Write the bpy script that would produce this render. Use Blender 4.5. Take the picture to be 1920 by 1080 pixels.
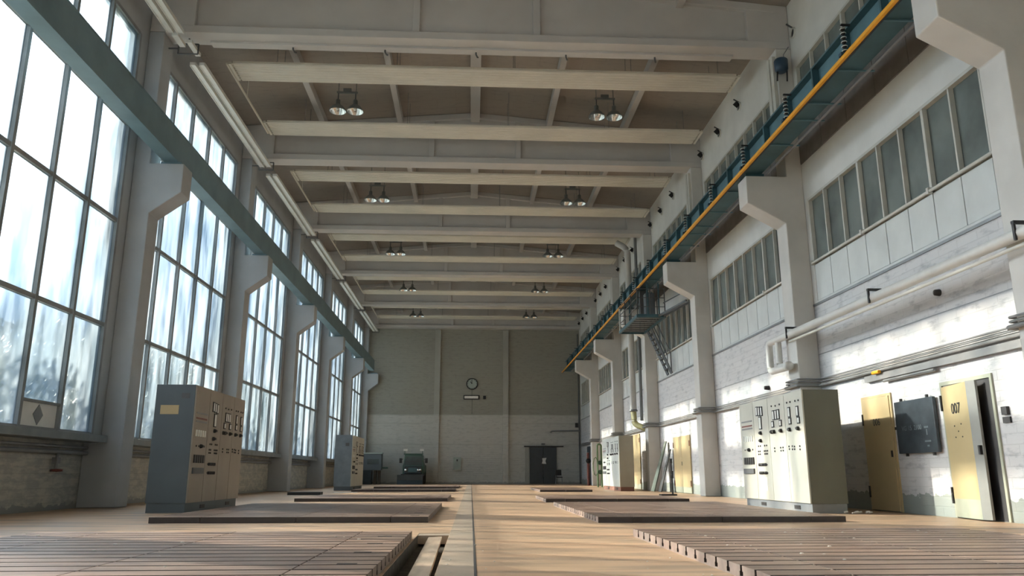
import bpy, bmesh, math, random
from mathutils import Vector, Matrix
R = random.Random(7)
SC = bpy.context.scene
COL = SC.collection
for o in list(bpy.data.objects): bpy.data.objects.remove(o)

# ------------------------------------------------------------------ camera
cam = bpy.data.cameras.new('camera'); camo = bpy.data.objects.new('camera', cam); COL.objects.link(camo)
camo.location = (0, 0, 0.70)
camo.rotation_euler = (math.pi/2 + 0.2344, 0, -0.0512)
cam.sensor_width = 36; cam.lens = 1460/1920*36; cam.clip_start = .05; cam.clip_end = 500
SC.camera = camo
# ------------------------------------------------------------------ sky, sun, exposure
W = bpy.data.worlds.new('world'); SC.world = W; W.use_nodes = True
wn = W.node_tree.nodes; wl = W.node_tree.links; wn.clear()
wo = wn.new('ShaderNodeOutputWorld'); wb = wn.new('ShaderNodeBackground')
# hazy sky: bright towards the sun, blue away from it, with soft clouds
wt = wn.new('ShaderNodeTexCoord')
SUND = Vector((-1, .5, .469)).normalized()
vd = wn.new('ShaderNodeVectorMath'); vd.operation = 'DOT_PRODUCT'; vd.inputs[1].default_value = SUND
wl.new(wt.outputs['Generated'], vd.inputs[0])
wr = wn.new('ShaderNodeValToRGB'); wl.new(vd.outputs['Value'], wr.inputs[0])
cr = wr.color_ramp; cr.elements[0].position = .35; cr.elements[0].color = (.09, .13, .17, 1)
cr.elements[1].position = 1.0; cr.elements[1].color = (5.2, 5.1, 5.0, 1)
e = cr.elements.new(.80); e.color = (.075, .10, .135, 1)
e = cr.elements.new(.90); e.color = (.36, .45, .52, 1)
wc = wn.new('ShaderNodeTexNoise'); wc.inputs['Scale'].default_value = 5; wc.inputs['Detail'].default_value = 6
wm0 = wn.new('ShaderNodeMapping'); wm0.inputs['Scale'].default_value = (1, 1, 2); wl.new(wt.outputs['Generated'], wm0.inputs[0]); wl.new(wm0.outputs[0], wc.inputs[0])
wcr = wn.new('ShaderNodeMapRange'); wcr.inputs['From Min'].default_value = .45; wcr.inputs['From Max'].default_value = .62; wl.new(wc.outputs[0], wcr.inputs[0])
wm = wn.new('ShaderNodeMix'); wm.data_type = 'RGBA'; wl.new(wcr.outputs[0], wm.inputs[0]); wl.new(wr.outputs[0], wm.inputs['A'])
wadd = wn.new('ShaderNodeMix'); wadd.data_type = 'RGBA'; wadd.blend_type = 'ADD'; wadd.inputs[0].default_value = .45; wl.new(wr.outputs[0], wadd.inputs['A']); wadd.inputs['B'].default_value = (.14, .15, .16, 1)
wl.new(wadd.outputs['Result'], wm.inputs['B']); wl.new(wm.outputs['Result'], wb.inputs[0]); wl.new(wb.outputs[0], wo.inputs[0])
wb.inputs[1].default_value = 3.0
sun = bpy.data.lights.new('sun', 'SUN'); suno = bpy.data.objects.new('sun', sun); COL.objects.link(suno)
sun.energy = 23; sun.angle = math.radians(1.1); sun.color = (1, .83, .62)
suno.rotation_euler = Vector((1, -.5, -.469)).to_track_quat('-Z', 'Y').to_euler(); suno.location = (-30, 25, 25)
SC.view_settings.view_transform = 'Standard'; SC.view_settings.look = 'None'
SC.view_settings.gamma = 1; SC.view_settings.exposure = 1.2
SC.view_settings.use_curve_mapping = False
SC.cycles.max_bounces = 8; SC.cycles.diffuse_bounces = 6; SC.cycles.transparent_max_bounces = 12
SC.cycles.sample_clamp_indirect = 6; SC.cycles.use_denoising = True
SC.cycles.caustics_reflective = False; SC.cycles.caustics_refractive = True

# ------------------------------------------------------------------ helpers
def link(o, parent=None):
    COL.objects.link(o)
    if parent is not None: o.parent = parent
    return o
def tag(o, label=None, cat=None, group=None, kind=None):
    if label: o['label'] = label
    if cat: o['category'] = cat
    if group: o['group'] = group
    if kind: o['kind'] = kind
    return o
def empty(name, loc, label, cat, group=None):
    o = bpy.data.objects.new(name, None); o.location = loc; o.empty_display_size = .2
    COL.objects.link(o); return tag(o, label, cat, group)
def copy_tree(o, parent=None):
    c = o.copy(); COL.objects.link(c)
    if parent is not None: c.parent = parent
    for ch in list(o.children): copy_tree(ch, c)
    return c
class MB:
    """collects shapes, then links them as one mesh"""
    def __init__(s): s.v = []; s.f = []; s.m = []; s.cur = 0; s.sm = []
    def add(s, vs, fs, smooth=False):
        b = len(s.v); s.v += [tuple(v) for v in vs]
        for f in fs: s.f.append([b+i for i in f]); s.m.append(s.cur); s.sm.append(smooth)
        return s
    def mat(s, i): s.cur = i; return s
    def box(s, x0, x1, y0, y1, z0, z1):
        return s.add([(x0,y0,z0),(x1,y0,z0),(x1,y1,z0),(x0,y1,z0),(x0,y0,z1),(x1,y0,z1),(x1,y1,z1),(x0,y1,z1)],
              [(0,3,2,1),(4,5,6,7),(0,1,5,4),(1,2,6,5),(2,3,7,6),(3,0,4,7)])
    def bar(s, p, q, w, h=None, up=(0,0,1)):
        h = w if h is None else h
        p, q = Vector(p), Vector(q); d = (q-p).normalized(); u = Vector(up)
        if abs(d.dot(u)) > .98: u = Vector((0,1,0))
        a = d.cross(u).normalized(); b = a.cross(d).normalized()
        vs = []
        for c in (p, q):
            for i, j in ((-1,-1),(1,-1),(1,1),(-1,1)): vs.append(c + a*(i*w/2) + b*(j*h/2))
        return s.add(vs, [(0,1,2,3),(7,6,5,4),(0,4,5,1),(1,5,6,2),(2,6,7,3),(3,7,4,0)])
    def tube(s, pts, r, n=10, caps=True):
        pts = [Vector(p) for p in pts]; rings = []
        for i, p in enumerate(pts):
            d = (pts[min(i+1, len(pts)-1)] - pts[max(i-1, 0)]).normalized()
            u = Vector((0,0,1)) if abs(d.z) < .95 else Vector((0,1,0))
            a = d.cross(u).normalized(); b = a.cross(d)
            rr = r[i] if isinstance(r, (list, tuple)) else r
            rings.append([p + a*rr*math.cos(t) + b*rr*math.sin(t) for t in [2*math.pi*k/n for k in range(n)]])
        vs = [v for g in rings for v in g]; fs = []
        for i in range(len(pts)-1):
            for k in range(n): fs.append((i*n+k, i*n+(k+1)%n, (i+1)*n+(k+1)%n, (i+1)*n+k))
        s.add(vs, fs, True)
        if caps: s.add(rings[0], [tuple(range(n-1,-1,-1))]); s.add(rings[-1], [tuple(range(n))])
        return s
    def lathe(s, prof, c=(0,0,0), n=16, axis='z'):
        vs = []; fs = []
        for r, z in prof:
            for k in range(n):
                t = 2*math.pi*k/n; x, y = r*math.cos(t), r*math.sin(t)
                p = (x, y, z) if axis == 'z' else ((z, x, y) if axis == 'x' else (x, z, y))
                vs.append((p[0]+c[0], p[1]+c[1], p[2]+c[2]))
        for i in range(len(prof)-1):
            for k in range(n): fs.append((i*n+k, i*n+(k+1)%n, (i+1)*n+(k+1)%n, (i+1)*n+k))
        return s.add(vs, fs, True)
    def prism(s, poly, a0, a1, axis='y'):
        """poly in the plane across the axis: y -> (x,z), x -> (y,z), z -> (x,y)"""
        def P(u, v, w): return {'y': (u, w, v), 'x': (w, u, v), 'z': (u, v, w)}[axis]
        n = len(poly)
        vs = [P(u, v, a0) for u, v in poly] + [P(u, v, a1) for u, v in poly]
        return s.add(vs, [tuple(range(n)), tuple(range(2*n-1, n-1, -1))] + [(i, n+i, n+(i+1)%n, (i+1)%n) for i in range(n)])
    def build(s, name, mats, parent=None, loc=None, bevel=0, rot=None):
        me = bpy.data.meshes.new(name); me.from_pydata(s.v, [], s.f)
        for m in (mats if isinstance(mats, (list, tuple)) else [mats]): me.materials.append(m)
        for p, mi, sm in zip(me.polygons, s.m, s.sm): p.material_index = mi; p.use_smooth = sm
        bm = bmesh.new(); bm.from_mesh(me); bmesh.ops.recalc_face_normals(bm, faces=bm.faces); bm.to_mesh(me); bm.free()
        o = bpy.data.objects.new(name, me); link(o, parent)
        if loc: o.location = loc
        if rot: o.rotation_euler = rot
        if bevel:
            b = o.modifiers.new('bevel', 'BEVEL'); b.width = bevel; b.segments = 2; b.limit_method = 'ANGLE'; b.angle_limit = .6
        return o
def structure(o): o['kind'] = 'structure'; return o

def mat(name, col, rough=.7, metal=0, var=.12, scale=3, bump=0, bscale=40, col2=None, stretch=None, spec=.5, emit=None, thr=(.35,.65)):
    m = bpy.data.materials.new(name); m.use_nodes = True; nt = m.node_tree; N = nt.nodes; L = nt.links
    b = N['Principled BSDF']; b.inputs['Roughness'].default_value = rough; b.inputs['Metallic'].default_value = metal
    b.inputs['Specular IOR Level'].default_value = spec
    tc = N.new('ShaderNodeTexCoord'); mp = N.new('ShaderNodeMapping'); L.new(tc.outputs['Object'], mp.inputs[0])
    if stretch: mp.inputs['Scale'].default_value = stretch
    no = N.new('ShaderNodeTexNoise'); no.inputs['Scale'].default_value = scale; no.inputs['Detail'].default_value = 6; L.new(mp.outputs[0], no.inputs[0])
    r = N.new('ShaderNodeValToRGB'); r.color_ramp.elements[0].position = thr[0]; r.color_ramp.elements[1].position = thr[1]
    c2 = col2 or tuple(c*(1-2*var) for c in col)
    r.color_ramp.elements[0].color = (*c2, 1); r.color_ramp.elements[1].color = (*col, 1)
    L.new(no.outputs[0], r.inputs[0]); L.new(r.outputs[0], b.inputs['Base Color'])
    if bump:
        n2 = N.new('ShaderNodeTexNoise'); n2.inputs['Scale'].default_value = bscale; n2.inputs['Detail'].default_value = 4; L.new(mp.outputs[0], n2.inputs[0])
        bp = N.new('ShaderNodeBump'); bp.inputs['Strength'].default_value = bump; bp.inputs['Distance'].default_value = .02
        L.new(n2.outputs[0], bp.inputs['Height']); L.new(bp.outputs[0], b.inputs['Normal'])
    if emit: b.inputs['Emission Color'].default_value = (*emit[:3], 1); b.inputs['Emission Strength'].default_value = emit[3]
    return m
def brick_wall(name, col, grey, plinth, plinth_z, axis='yz', bump=.5, bs=(.52,.16), chip=.40, seam=None):
    """whitewashed brick, chipped paint, grey painted foot"""
    m = bpy.data.materials.new(name); m.use_nodes = True; nt = m.node_tree; N = nt.nodes; L = nt.links
    b = N['Principled BSDF']; b.inputs['Roughness'].default_value = .62
    tc = N.new('ShaderNodeTexCoord'); sp = N.new('ShaderNodeSeparateXYZ'); L.new(tc.outputs['Object'], sp.inputs[0])
    cb = N.new('ShaderNodeCombineXYZ'); L.new(sp.outputs['Y' if axis == 'yz' else 'X'], cb.inputs[0]); L.new(sp.outputs['Z'], cb.inputs[1])
    bk = N.new('ShaderNodeTexBrick'); L.new(cb.outputs[0], bk.inputs[0]); bk.inputs['Scale'].default_value = 1
    bk.inputs['Brick Width'].default_value = bs[0]; bk.inputs['Row Height'].default_value = bs[1]; bk.inputs['Mortar Size'].default_value = .012
    bk.inputs['Mortar Smooth'].default_value = .6
    bk.inputs['Color1'].default_value = (1,1,1,1); bk.inputs['Color2'].default_value = (.9,.9,.9,1); bk.inputs['Mortar'].default_value = (.72,.72,.72,1)
    n1 = N.new('ShaderNodeTexNoise'); n1.inputs['Scale'].default_value = 1; n1.inputs['Detail'].default_value = 8; n1.inputs['Roughness'].default_value = .65
    mp = N.new('ShaderNodeMapping'); mp.inputs['Scale'].default_value = (2.2, 6.5, 1); L.new(cb.outputs[0], mp.inputs[0]); L.new(mp.outputs[0], n1.inputs[0])
    r = N.new('ShaderNodeValToRGB'); r.color_ramp.elements[0].position = chip-.06; r.color_ramp.elements[1].position = chip+.08
    r.color_ramp.elements[0].color = (*grey, 1); r.color_ramp.elements[1].color = (*col, 1); L.new(n1.outputs[0], r.inputs[0])
    mx = N.new('ShaderNodeMix'); mx.data_type = 'RGBA'; mx.blend_type = 'MULTIPLY'; mx.inputs[0].default_value = .3
    L.new(r.outputs[0], mx.inputs['A']); L.new(bk.outputs['Color'], mx.inputs['B'])
    n2 = N.new('ShaderNodeTexNoise'); n2.inputs['Scale'].default_value = 5; n2.inputs['Detail'].default_value = 5; L.new(cb.outputs[0], n2.inputs[0])
    ad = N.new('ShaderNodeMath'); ad.operation = 'MULTIPLY_ADD'; ad.inputs[1].default_value = -.35; L.new(n2.outputs[0], ad.inputs[0]); L.new(sp.outputs['Z'], ad.inputs[2])
    lt = N.new('ShaderNodeMath'); lt.operation = 'LESS_THAN'; lt.inputs[1].default_value = plinth_z-.17; L.new(ad.outputs[0], lt.inputs[0])
    m2 = N.new('ShaderNodeMix'); m2.data_type = 'RGBA'; L.new(lt.outputs[0], m2.inputs[0]); L.new(mx.outputs['Result'], m2.inputs['A']); m2.inputs['B'].default_value = (*plinth, 1)
    L.new(m2.outputs['Result'], b.inputs['Base Color'])
    bp = N.new('ShaderNodeBump'); bp.inputs['Strength'].default_value = bump; bp.inputs['Distance'].default_value = .02
    hm = N.new('ShaderNodeMath'); hm.operation = 'MULTIPLY_ADD'; hm.inputs[1].default_value = .6; L.new(n1.outputs[0], hm.inputs[0]); 
    bw = N.new('ShaderNodeRGBToBW'); L.new(bk.outputs['Color'], bw.inputs[0]); L.new(bw.outputs[0], hm.inputs[2])
    L.new(hm.outputs[0], bp.inputs['Height']); L.new(bp.outputs[0], b.inputs['Normal'])
    return m
def dirty_glass(name, tint, scatter, scol=(.80,.92,1), scale=1.2):
    """weathered wired glass: partly clear, partly milky with streaks of dirt"""
    m = bpy.data.materials.new(name); m.use_nodes = True; nt = m.node_tree; N = nt.nodes; L = nt.links; N.clear()
    out = N.new('ShaderNodeOutputMaterial'); tr = N.new('ShaderNodeBsdfTransparent'); tl = N.new('ShaderNodeBsdfTranslucent')
    gl = N.new('ShaderNodeBsdfGlossy'); gl.inputs['Roughness'].default_value = .15; gl.inputs[0].default_value = (.6,.7,.75,1)
    tr.inputs[0].default_value = (*tint, 1); tl.inputs[0].default_value = (*scol, 1)
    tc = N.new('ShaderNodeTexCoord'); mp = N.new('ShaderNodeMapping'); mp.inputs['Scale'].default_value = (1, 2.4, .5); L.new(tc.outputs['Object'], mp.inputs[0])
    no = N.new('ShaderNodeTexNoise'); no.inputs['Scale'].default_value = scale; no.inputs['Detail'].default_value = 7; L.new(mp.outputs[0], no.inputs[0])
    mr = N.new('ShaderNodeMapRange'); mr.inputs['From Min'].default_value = .3; mr.inputs['From Max'].default_value = .7
    mr.inputs['To Min'].default_value = max(0, scatter-.18); mr.inputs['To Max'].default_value = scatter+.18; L.new(no.outputs[0], mr.inputs[0])
    n3 = N.new('ShaderNodeTexNoise'); n3.inputs['Scale'].default_value = 1.1; n3.inputs['Detail'].default_value = 3
    mp3 = N.new('ShaderNodeMapping'); mp3.inputs['Scale'].default_value = (1, 1.6, .55); mp3.inputs['Location'].default_value = (3, 7, 1)
    L.new(tc.outputs['Object'], mp3.inputs[0]); L.new(mp3.outputs[0], n3.inputs[0])
    cr3 = N.new('ShaderNodeValToRGB'); cr3.color_ramp.elements[0].position = .38; cr3.color_ramp.elements[1].position = .60
    cr3.color_ramp.elements[0].color = (.57, .65, .71, 1); cr3.color_ramp.elements[1].color = (*tint, 1); L.new(n3.outputs[0], cr3.inputs[0]); L.new(cr3.outputs[0], tr.inputs[0])
    m1 = N.new('ShaderNodeMixShader'); L.new(mr.outputs[0], m1.inputs[0]); L.new(tr.outputs[0], m1.inputs[1]); L.new(tl.outputs[0], m1.inputs[2])
    m2 = N.new('ShaderNodeMixShader'); m2.inputs[0].default_value = .05; L.new(m1.outputs[0], m2.inputs[1]); L.new(gl.outputs[0], m2.inputs[2])
    rf = N.new('ShaderNodeBsdfRefraction'); rf.inputs['IOR'].default_value = 1.12; rf.inputs['Roughness'].default_value = .32
    L.new(cr3.outputs[0], rf.inputs[0])
    m3 = N.new('ShaderNodeMixShader'); m3.inputs[0].default_value = .45; L.new(tr.outputs[0], m3.inputs[1]); L.new(rf.outputs[0], m3.inputs[2]); L.new(m3.outputs[0], m1.inputs[1])
    L.new(m2.outputs[0], out.inputs[0]); return m

M = {}
M['wall_white'] = mat('painted plaster white', (.78,.78,.75), .6, var=.05, scale=1.2, bump=.08, bscale=6)
M['brick_white'] = brick_wall('whitewashed brick', (.62,.62,.625), (.42,.43,.45), (.27,.30,.28), .34)
M['brick_left'] = brick_wall('yellowed whitewashed brick', (.50,.48,.41), (.36,.35,.32), (.26,.27,.25), .10, bs=(.42,.14), chip=.5)
M['far_low'] = brick_wall('pale grey brick', (.50,.50,.47), (.42,.42,.40), (.30,.30,.28), .12, axis='xz', bs=(.6,.15), bump=.6, chip=.42)
M['far_high'] = brick_wall('dull grey brick', (.31,.305,.265), (.27,.265,.23), (.2,.2,.18), -1, axis='xz', bs=(.6,.15), bump=.6, chip=.42)
M['far_pil'] = mat('grey green pilaster', (.37,.365,.33), .7, var=.05, scale=1)
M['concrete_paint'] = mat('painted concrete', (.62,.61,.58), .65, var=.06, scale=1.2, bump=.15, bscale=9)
M['concrete_left'] = mat('painted concrete in the window row', (.40,.42,.44), .65, var=.06, scale=1.2, bump=.15, bscale=9)  # pale window haze mixed into the concrete colour, lightened for it
M['girder'] = mat('painted roof girder', (.55,.54,.53), .7, var=.05, scale=.8, bump=.08, bscale=8)
def roof_mat():
    m = brick_wall('roof slabs', (.33,.295,.26), (.28,.26,.23), (.13,.11,.09), -9, axis='xz', bump=0)
    N = m.node_tree.nodes; L = m.node_tree.links
    sp = [n for n in N if n.type == 'SEPXYZ'][0]; cb = [n for n in N if n.type == 'COMBXYZ'][0]
    for l in list(cb.inputs[1].links): L.remove(l)
    L.new(sp.outputs['Y'], cb.inputs[1])
    bk = [n for n in N if n.type == 'TEX_BRICK'][0]
    bk.inputs['Brick Width'].default_value = 1.3; bk.inputs['Row Height'].default_value = .62; bk.inputs['Mortar Size'].default_value = .02
    return m
M['roof'] = roof_mat()
def floor_mat():
    m = mat('tan factory floor', (.56,.375,.24), .42, var=.12, scale=1.5, bump=.2, bscale=26, col2=(.30,.215,.15), stretch=(.4,2.6,1), thr=(.32,.56))
    return m
M['floor'] = floor_mat()
M['concrete_floor'] = mat('smooth grey channel concrete', (.40,.32,.245), .5, var=.1, scale=2, bump=.1, bscale=40)
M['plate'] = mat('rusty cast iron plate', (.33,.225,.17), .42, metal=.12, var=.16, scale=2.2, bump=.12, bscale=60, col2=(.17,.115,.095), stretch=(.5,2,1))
M['plate_shade'] = mat('shaded cast iron plate edge', (.06,.048,.045), .5, metal=.2, var=.12, scale=6)
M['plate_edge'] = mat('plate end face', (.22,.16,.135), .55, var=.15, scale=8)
M['pit_soil'] = mat('pit dirt', (.10,.09,.075), .9, var=.25, scale=9)
M['dark'] = mat('dark cavity', (.02,.017,.016), .8, var=.1)
M['teal'] = mat('teal beam paint', (.05,.125,.155), .45, var=.12, scale=2)
M['teal_left'] = mat('blue green beam paint', (.15,.24,.285), .45, var=.1, scale=1.5)  # beam colour lightened to carry the bluish haze of the left windows
M['teal_light'] = mat('faded teal web paint', (.12,.235,.28), .5, var=.12, scale=2)
M['yellow'] = mat('orange yellow rail paint', (.95,.45,.03), .4, var=.06, scale=5)
M['black'] = mat('black metal', (.02,.02,.022), .5, var=.1)
M['steel'] = mat('grey steel', (.30,.31,.32), .35, metal=.6, var=.1)
M['dark_steel'] = mat('dark window steel', (.10,.105,.11), .5, var=.1)
M['pipe_white'] = mat('white pipe paint', (.68,.68,.65), .4, var=.05)
M['pipe_grey'] = mat('grey pipe paint', (.22,.225,.23), .4, var=.08)
M['frame_white'] = mat('white window frame paint', (.62,.62,.57), .5, var=.06)
M['frame_left'] = mat('grey window frame paint', (.24,.26,.275), .5, var=.1)
M['panel_white'] = mat('white apron panel', (.66,.69,.68), .45, var=.06, scale=1.5)
M['grey_glass'] = mat('dull obscured glass', (.20,.235,.225), .22, var=.22, scale=.9)
M['glass_near'] = dirty_glass('dirty wired glass', (.90,.935,.97), .17, scol=(.20,.25,.30))
M['radiant'] = mat('cream radiant panel', (.70,.68,.60), .42, var=.05, scale=1)
M['alu'] = mat('bright reflector', (.85,.86,.85), .18, metal=.9, var=.02)
M['lamp_grey'] = mat('grey lamp housing', (.16,.17,.165), .5, var=.1)
M['bulb'] = mat('white lamp bulb', (.9,.9,.86), .3, var=.01)
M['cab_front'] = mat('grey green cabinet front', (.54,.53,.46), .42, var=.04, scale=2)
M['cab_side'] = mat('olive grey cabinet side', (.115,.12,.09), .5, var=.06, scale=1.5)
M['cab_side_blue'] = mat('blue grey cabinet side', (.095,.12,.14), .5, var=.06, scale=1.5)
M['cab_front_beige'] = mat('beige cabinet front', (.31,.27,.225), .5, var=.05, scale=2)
M['cab_white'] = mat('pale cabinet front', (.60,.63,.60), .4, var=.04)
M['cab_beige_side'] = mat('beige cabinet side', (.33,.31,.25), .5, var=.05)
M['plinth'] = mat('grey plinth', (.20,.215,.23), .5, var=.08)
M['plinth_red'] = mat('reddish plinth', (.22,.10,.07), .6, var=.1)
M['meter_face'] = mat('meter face', (.75,.76,.72), .3, var=.03)
M['red'] = mat('faded red', (.20,.06,.045), .5, var=.1)
M['door_yellow'] = mat('ochre door paint', (.52,.42,.235), .42, var=.05, scale=1.5)
M['door_foot'] = mat('grey green door foot', (.40,.42,.33), .5, var=.06)
M['door_edge'] = mat('grey door edge', (.32,.33,.31), .5, var=.06)
M['slate'] = mat('slate blue board', (.045,.060,.075), .32, var=.25, scale=4, col2=(.025,.033,.042))
M['chalk'] = mat('faded chalk lettering', (.20,.23,.25), .8, var=.1)
M['paper'] = mat('white paper', (.78,.79,.77), .7, var=.03)
M['ochre_paper'] = mat('ochre notice', (.55,.43,.24), .6, var=.05)
M['dark_door'] = mat('dark blue gate paint', (.028,.042,.055), .4, var=.1)
M['truck_green'] = mat('dark green truck paint', (.035,.10,.075), .35, var=.1)
M['truck_glass'] = mat('truck windscreen', (.05,.07,.07), .08, var=.1)
M['plough'] = mat('black blue plough blade', (.02,.035,.045), .4, var=.15)
M['tyre'] = mat('tyre rubber', (.02,.02,.02), .8, var=.1)
M['green_pipe'] = mat('light green pipe paint', (.12,.20,.10), .45, var=.1)
M['blue'] = mat('blue enamel', (.03,.07,.12), .4, var=.1)
M['board_green'] = mat('grey green board', (.10,.12,.095), .6, var=.1)
M['flake'] = mat('white paint flake', (.75,.74,.70), .7, var=.05)
M['wood'] = mat('dusty plank', (.40,.31,.23), .55, var=.15, scale=4, stretch=(3,.6,1))
M['leaf'] = mat('foliage', (.05,.11,.07), .6, var=.25, scale=3)
M['bark'] = mat('bark', (.10,.08,.06), .9, var=.2)
M['ground'] = mat('outside ground', (.16,.18,.12), .9, var=.2)
M['shaded_board'] = mat('shaded wall panel', (.20,.19,.18), .7, var=.1)
M['ledge'] = mat('window ledge', (.22,.25,.27), .6, var=.1)
M['clock_face'] = mat('grey green clock face', (.36,.42,.39), .4, var=.04)

# ------------------------------------------------------------------ grid of the hall
BAY = 7.866
C = {k: 9.57 + BAY*k for k in range(-2, 7)}     # near face of column row k
CW = .58                                         # column size along the hall
Y0, YF = C[-2], 57.4                             # back of the hall, far wall
XR, XL = 7.98, -7.95
ORD = ['nearest', 'second nearest', 'third nearest', 'fourth from the camera', 'fifth from the camera', 'sixth from the camera', 'farthest']

# ------------------------------------------------------------------ floor, with the open pit beside the nearest left plates
m = MB()
PX0, PX1, PY0, PY1 = -.62, -.25, 2.0, 9.95
m.box(-8.6, PX0, Y0-.3, YF+.3, -.3, 0); m.box(PX1, 8.3, Y0-.3, YF+.3, -.3, 0)
m.box(PX0, PX1, Y0-.3, PY0, -.3, 0); m.box(PX0, PX1, PY1, YF+.3, -.3, 0)
m.mat(1).box(PX0-.01, PX1+.01, PY0-.01, PY1+.01, -.3, -.13); m.box(PX0-.001, PX0+.006, PY0, PY1, -.14, -.004)
structure(m.build('floor', [M['floor'], M['pit_soil']]))
structure(MB().box(-.245, .03, 1, YF-.02, .0, .004).build('trim_1', M['concrete_floor']))
structure(MB().box(.03, .05, 1, YF-.02, .0, .003).build('trim_2', M['dark']))
g = MB().box(-60, -8.7, -20, 90, -.5, -.3); structure(g.build('ground', M['ground']))

# ------------------------------------------------------------------ walls
m = MB()
m.box(-8.6, -8.3, Y0-.3, YF+.3, 0, 1.35)
structure(m.build('wall_left', M['brick_left']))
m = MB()
winL = []
for k in range(-2, 6):
    y0, y1 = C[k]+.55, C[k+1]-.47
    winL.append((y0, y1))
    m.box(-8.3, XL, C[k]+.0, y0, 1.35, 10.85) if False else None
m.box(-8.3, XL, Y0-.3, YF+.3, 10.85, 12.6)
for k in range(-2, 7):
    a = (winL[k+1][1] if k > -2 else Y0-.3); b = (winL[k+2][0] if k < 6 else YF+.3)
    m.box(-8.3, XL, a, b, 1.5, 10.85)
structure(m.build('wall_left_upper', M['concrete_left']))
m = MB()
for k in range(-2, 6): m.box(-8.6, -7.80, C[k]+CW, C[k+1], 1.35, 1.5); m.box(-8.6, -8.3, C[k]-.01, C[k]+CW+.01, 1.35, 1.5)
structure(m.build('trim_3', M['ledge'], bevel=.01))
# right wall: bands of masonry round two ribbons of windows
m = MB()
m.box(XR, 8.3, Y0-.3, YF+.3, 0, 4.55)
structure(m.build('wall_right', M['brick_white']))
m = MB()
m.box(XR, 8.3, Y0-.3, YF+.3, 7.1, 9.2); m.box(XR, 8.3, Y0-.3, YF+.3, 10.6, 12.6)
m.box(8.05, 8.3, Y0-.3, YF+.3, 4.55, 5.5)
winR = []
for k in range(-2, 7):
    a = C[k]-.19 if k > -2 else Y0-.3; b = C[k]+.47 if k < 6 else YF+.3
    m.box(XR, 8.3, a, b, 4.55, 7.1); m.box(XR, 8.3, a, b, 9.2, 10.6)
structure(m.build('wall_right_upper', M['wall_white']))
m = MB()
m.box(XR-.03, XR, Y0, YF, 4.50, 4.55); m.box(XR-.008, XR, Y0, YF, 3.365, 3.38); 
structure(m.build('trim_4', M['steel']))
for k in range(-1, 6):            # wall panels behind the crane runway, its shade put into their dark colour
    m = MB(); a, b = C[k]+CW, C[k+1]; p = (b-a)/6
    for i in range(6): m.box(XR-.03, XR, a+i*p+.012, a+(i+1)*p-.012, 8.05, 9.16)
    structure(m.build('trim_%d' % (20+k), M['shaded_board']))
# far wall
structure(MB().box(-8.6, 8.3, YF, YF+.3, 0, 4.9).build('wall_far', M['far_low']))
structure(MB().box(-8.6, 8.3, YF, YF+.3, 4.9, 12.9).build('wall_far_upper', M['far_high']))
structure(MB().box(XL, XR, YF-.02, YF, 4.86, 4.93).box(XL, XR, YF-.015, YF, 2.75, 2.78).box(-7.5, -2.8, YF-.015, YF, 4.25, 4.28).box(2.7, 7.9, YF-.015, YF, 4.25, 4.28).build('trim_5', M['far_pil']))
n = 6
for x in (-2.55, 2.47):
    o = MB().box(x-.2, x+.2, YF-.22, YF, 4.9, 11.1).mat(1).box(x-.2, x+.2, YF-.22, YF, 0, 4.9).build('trim_%d' % n, [M['far_pil'], M['far_low']]); structure(o); n += 1
structure(MB().box(-8.6, 8.3, Y0-.6, Y0-.3, 0, 12.9).build('wall_back', M['wall_white']))

# ceiling: low gable
def zroof(x): return 13.1 - .085*abs(x)
m = MB()
m.prism([(-8.6, zroof(8.6)), (0, zroof(0)), (8.3, zroof(8.3)), (8.3, zroof(8.3)+.3), (0, zroof(0)+.3), (-8.6, zroof(8.6)+.3)], Y0-.6, YF+.3)
structure(m.build('ceiling', M['roof']))
for x in (-5.2, -2.6, 0, 2.6, 5.2):
    w = .16 if x == 0 else .09
    structure(MB().box(x-w, x+w, Y0, YF, zroof(x)-.3, zroof(x)-.01).build('trim_%d' % n, M['girder'])); n += 1

# ------------------------------------------------------------------ left windows: steel frames over the full height
def window_left(y0, y1, idx, vent=False):
    f = MB(); t = .045
    zs = [1.5, 3.83, 6.19, 8.52, 10.85]; P = 5; dy = (y1-y0)/P
    for z in zs: f.box(XL-.07, XL+.02, y0, y1, z-t, z+t)
    for i in range(P+1):
        y = y0+dy*i; f.box(XL-.08, XL+.035, y-t, y+t, 1.5, 10.85)
    o = structure(f.build('window_%d' % idx, M['frame_left']))
    gl = MB()
    for i in range(P):
        for j in range(4):
            if vent and i == P-2 and j == 0:
                gl.box(XL-.045, XL-.035, y0+dy*i+t, y0+dy*(i+1)-t, 2.02, zs[1]-t); continue
            gl.box(XL-.045, XL-.035, y0+dy*i+t, y0+dy*(i+1)-t, zs[j]+t, zs[j+1]-t)
    gl.build('window_glass', M['glass_near'], o)
    if vent:
        a, b = y0+dy*(P-2)+t, y0+dy*(P-1)-t; cy = (a+b)/2
        MB().box(XL-.06, XL+.02, a, b, 1.97, 2.02).build('glazing_bar', M['frame_left'], o)
        v = MB().box(XL-.045, XL-.03, a, b, 1.55, 1.97).build('vent_panel', M['paper'], o); v['label'] = 'pale panel with a diamond shaped vent'
        MB().prism([(cy-.17, 1.76), (cy, 1.95), (cy+.17, 1.76), (cy, 1.57)], XL-.03, XL-.02, 'x').build('vent_flap', M['frame_left'], v)
for i, (a, b) in enumerate(winL): window_left(a, b, i+1, vent=(i == 2))

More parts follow.
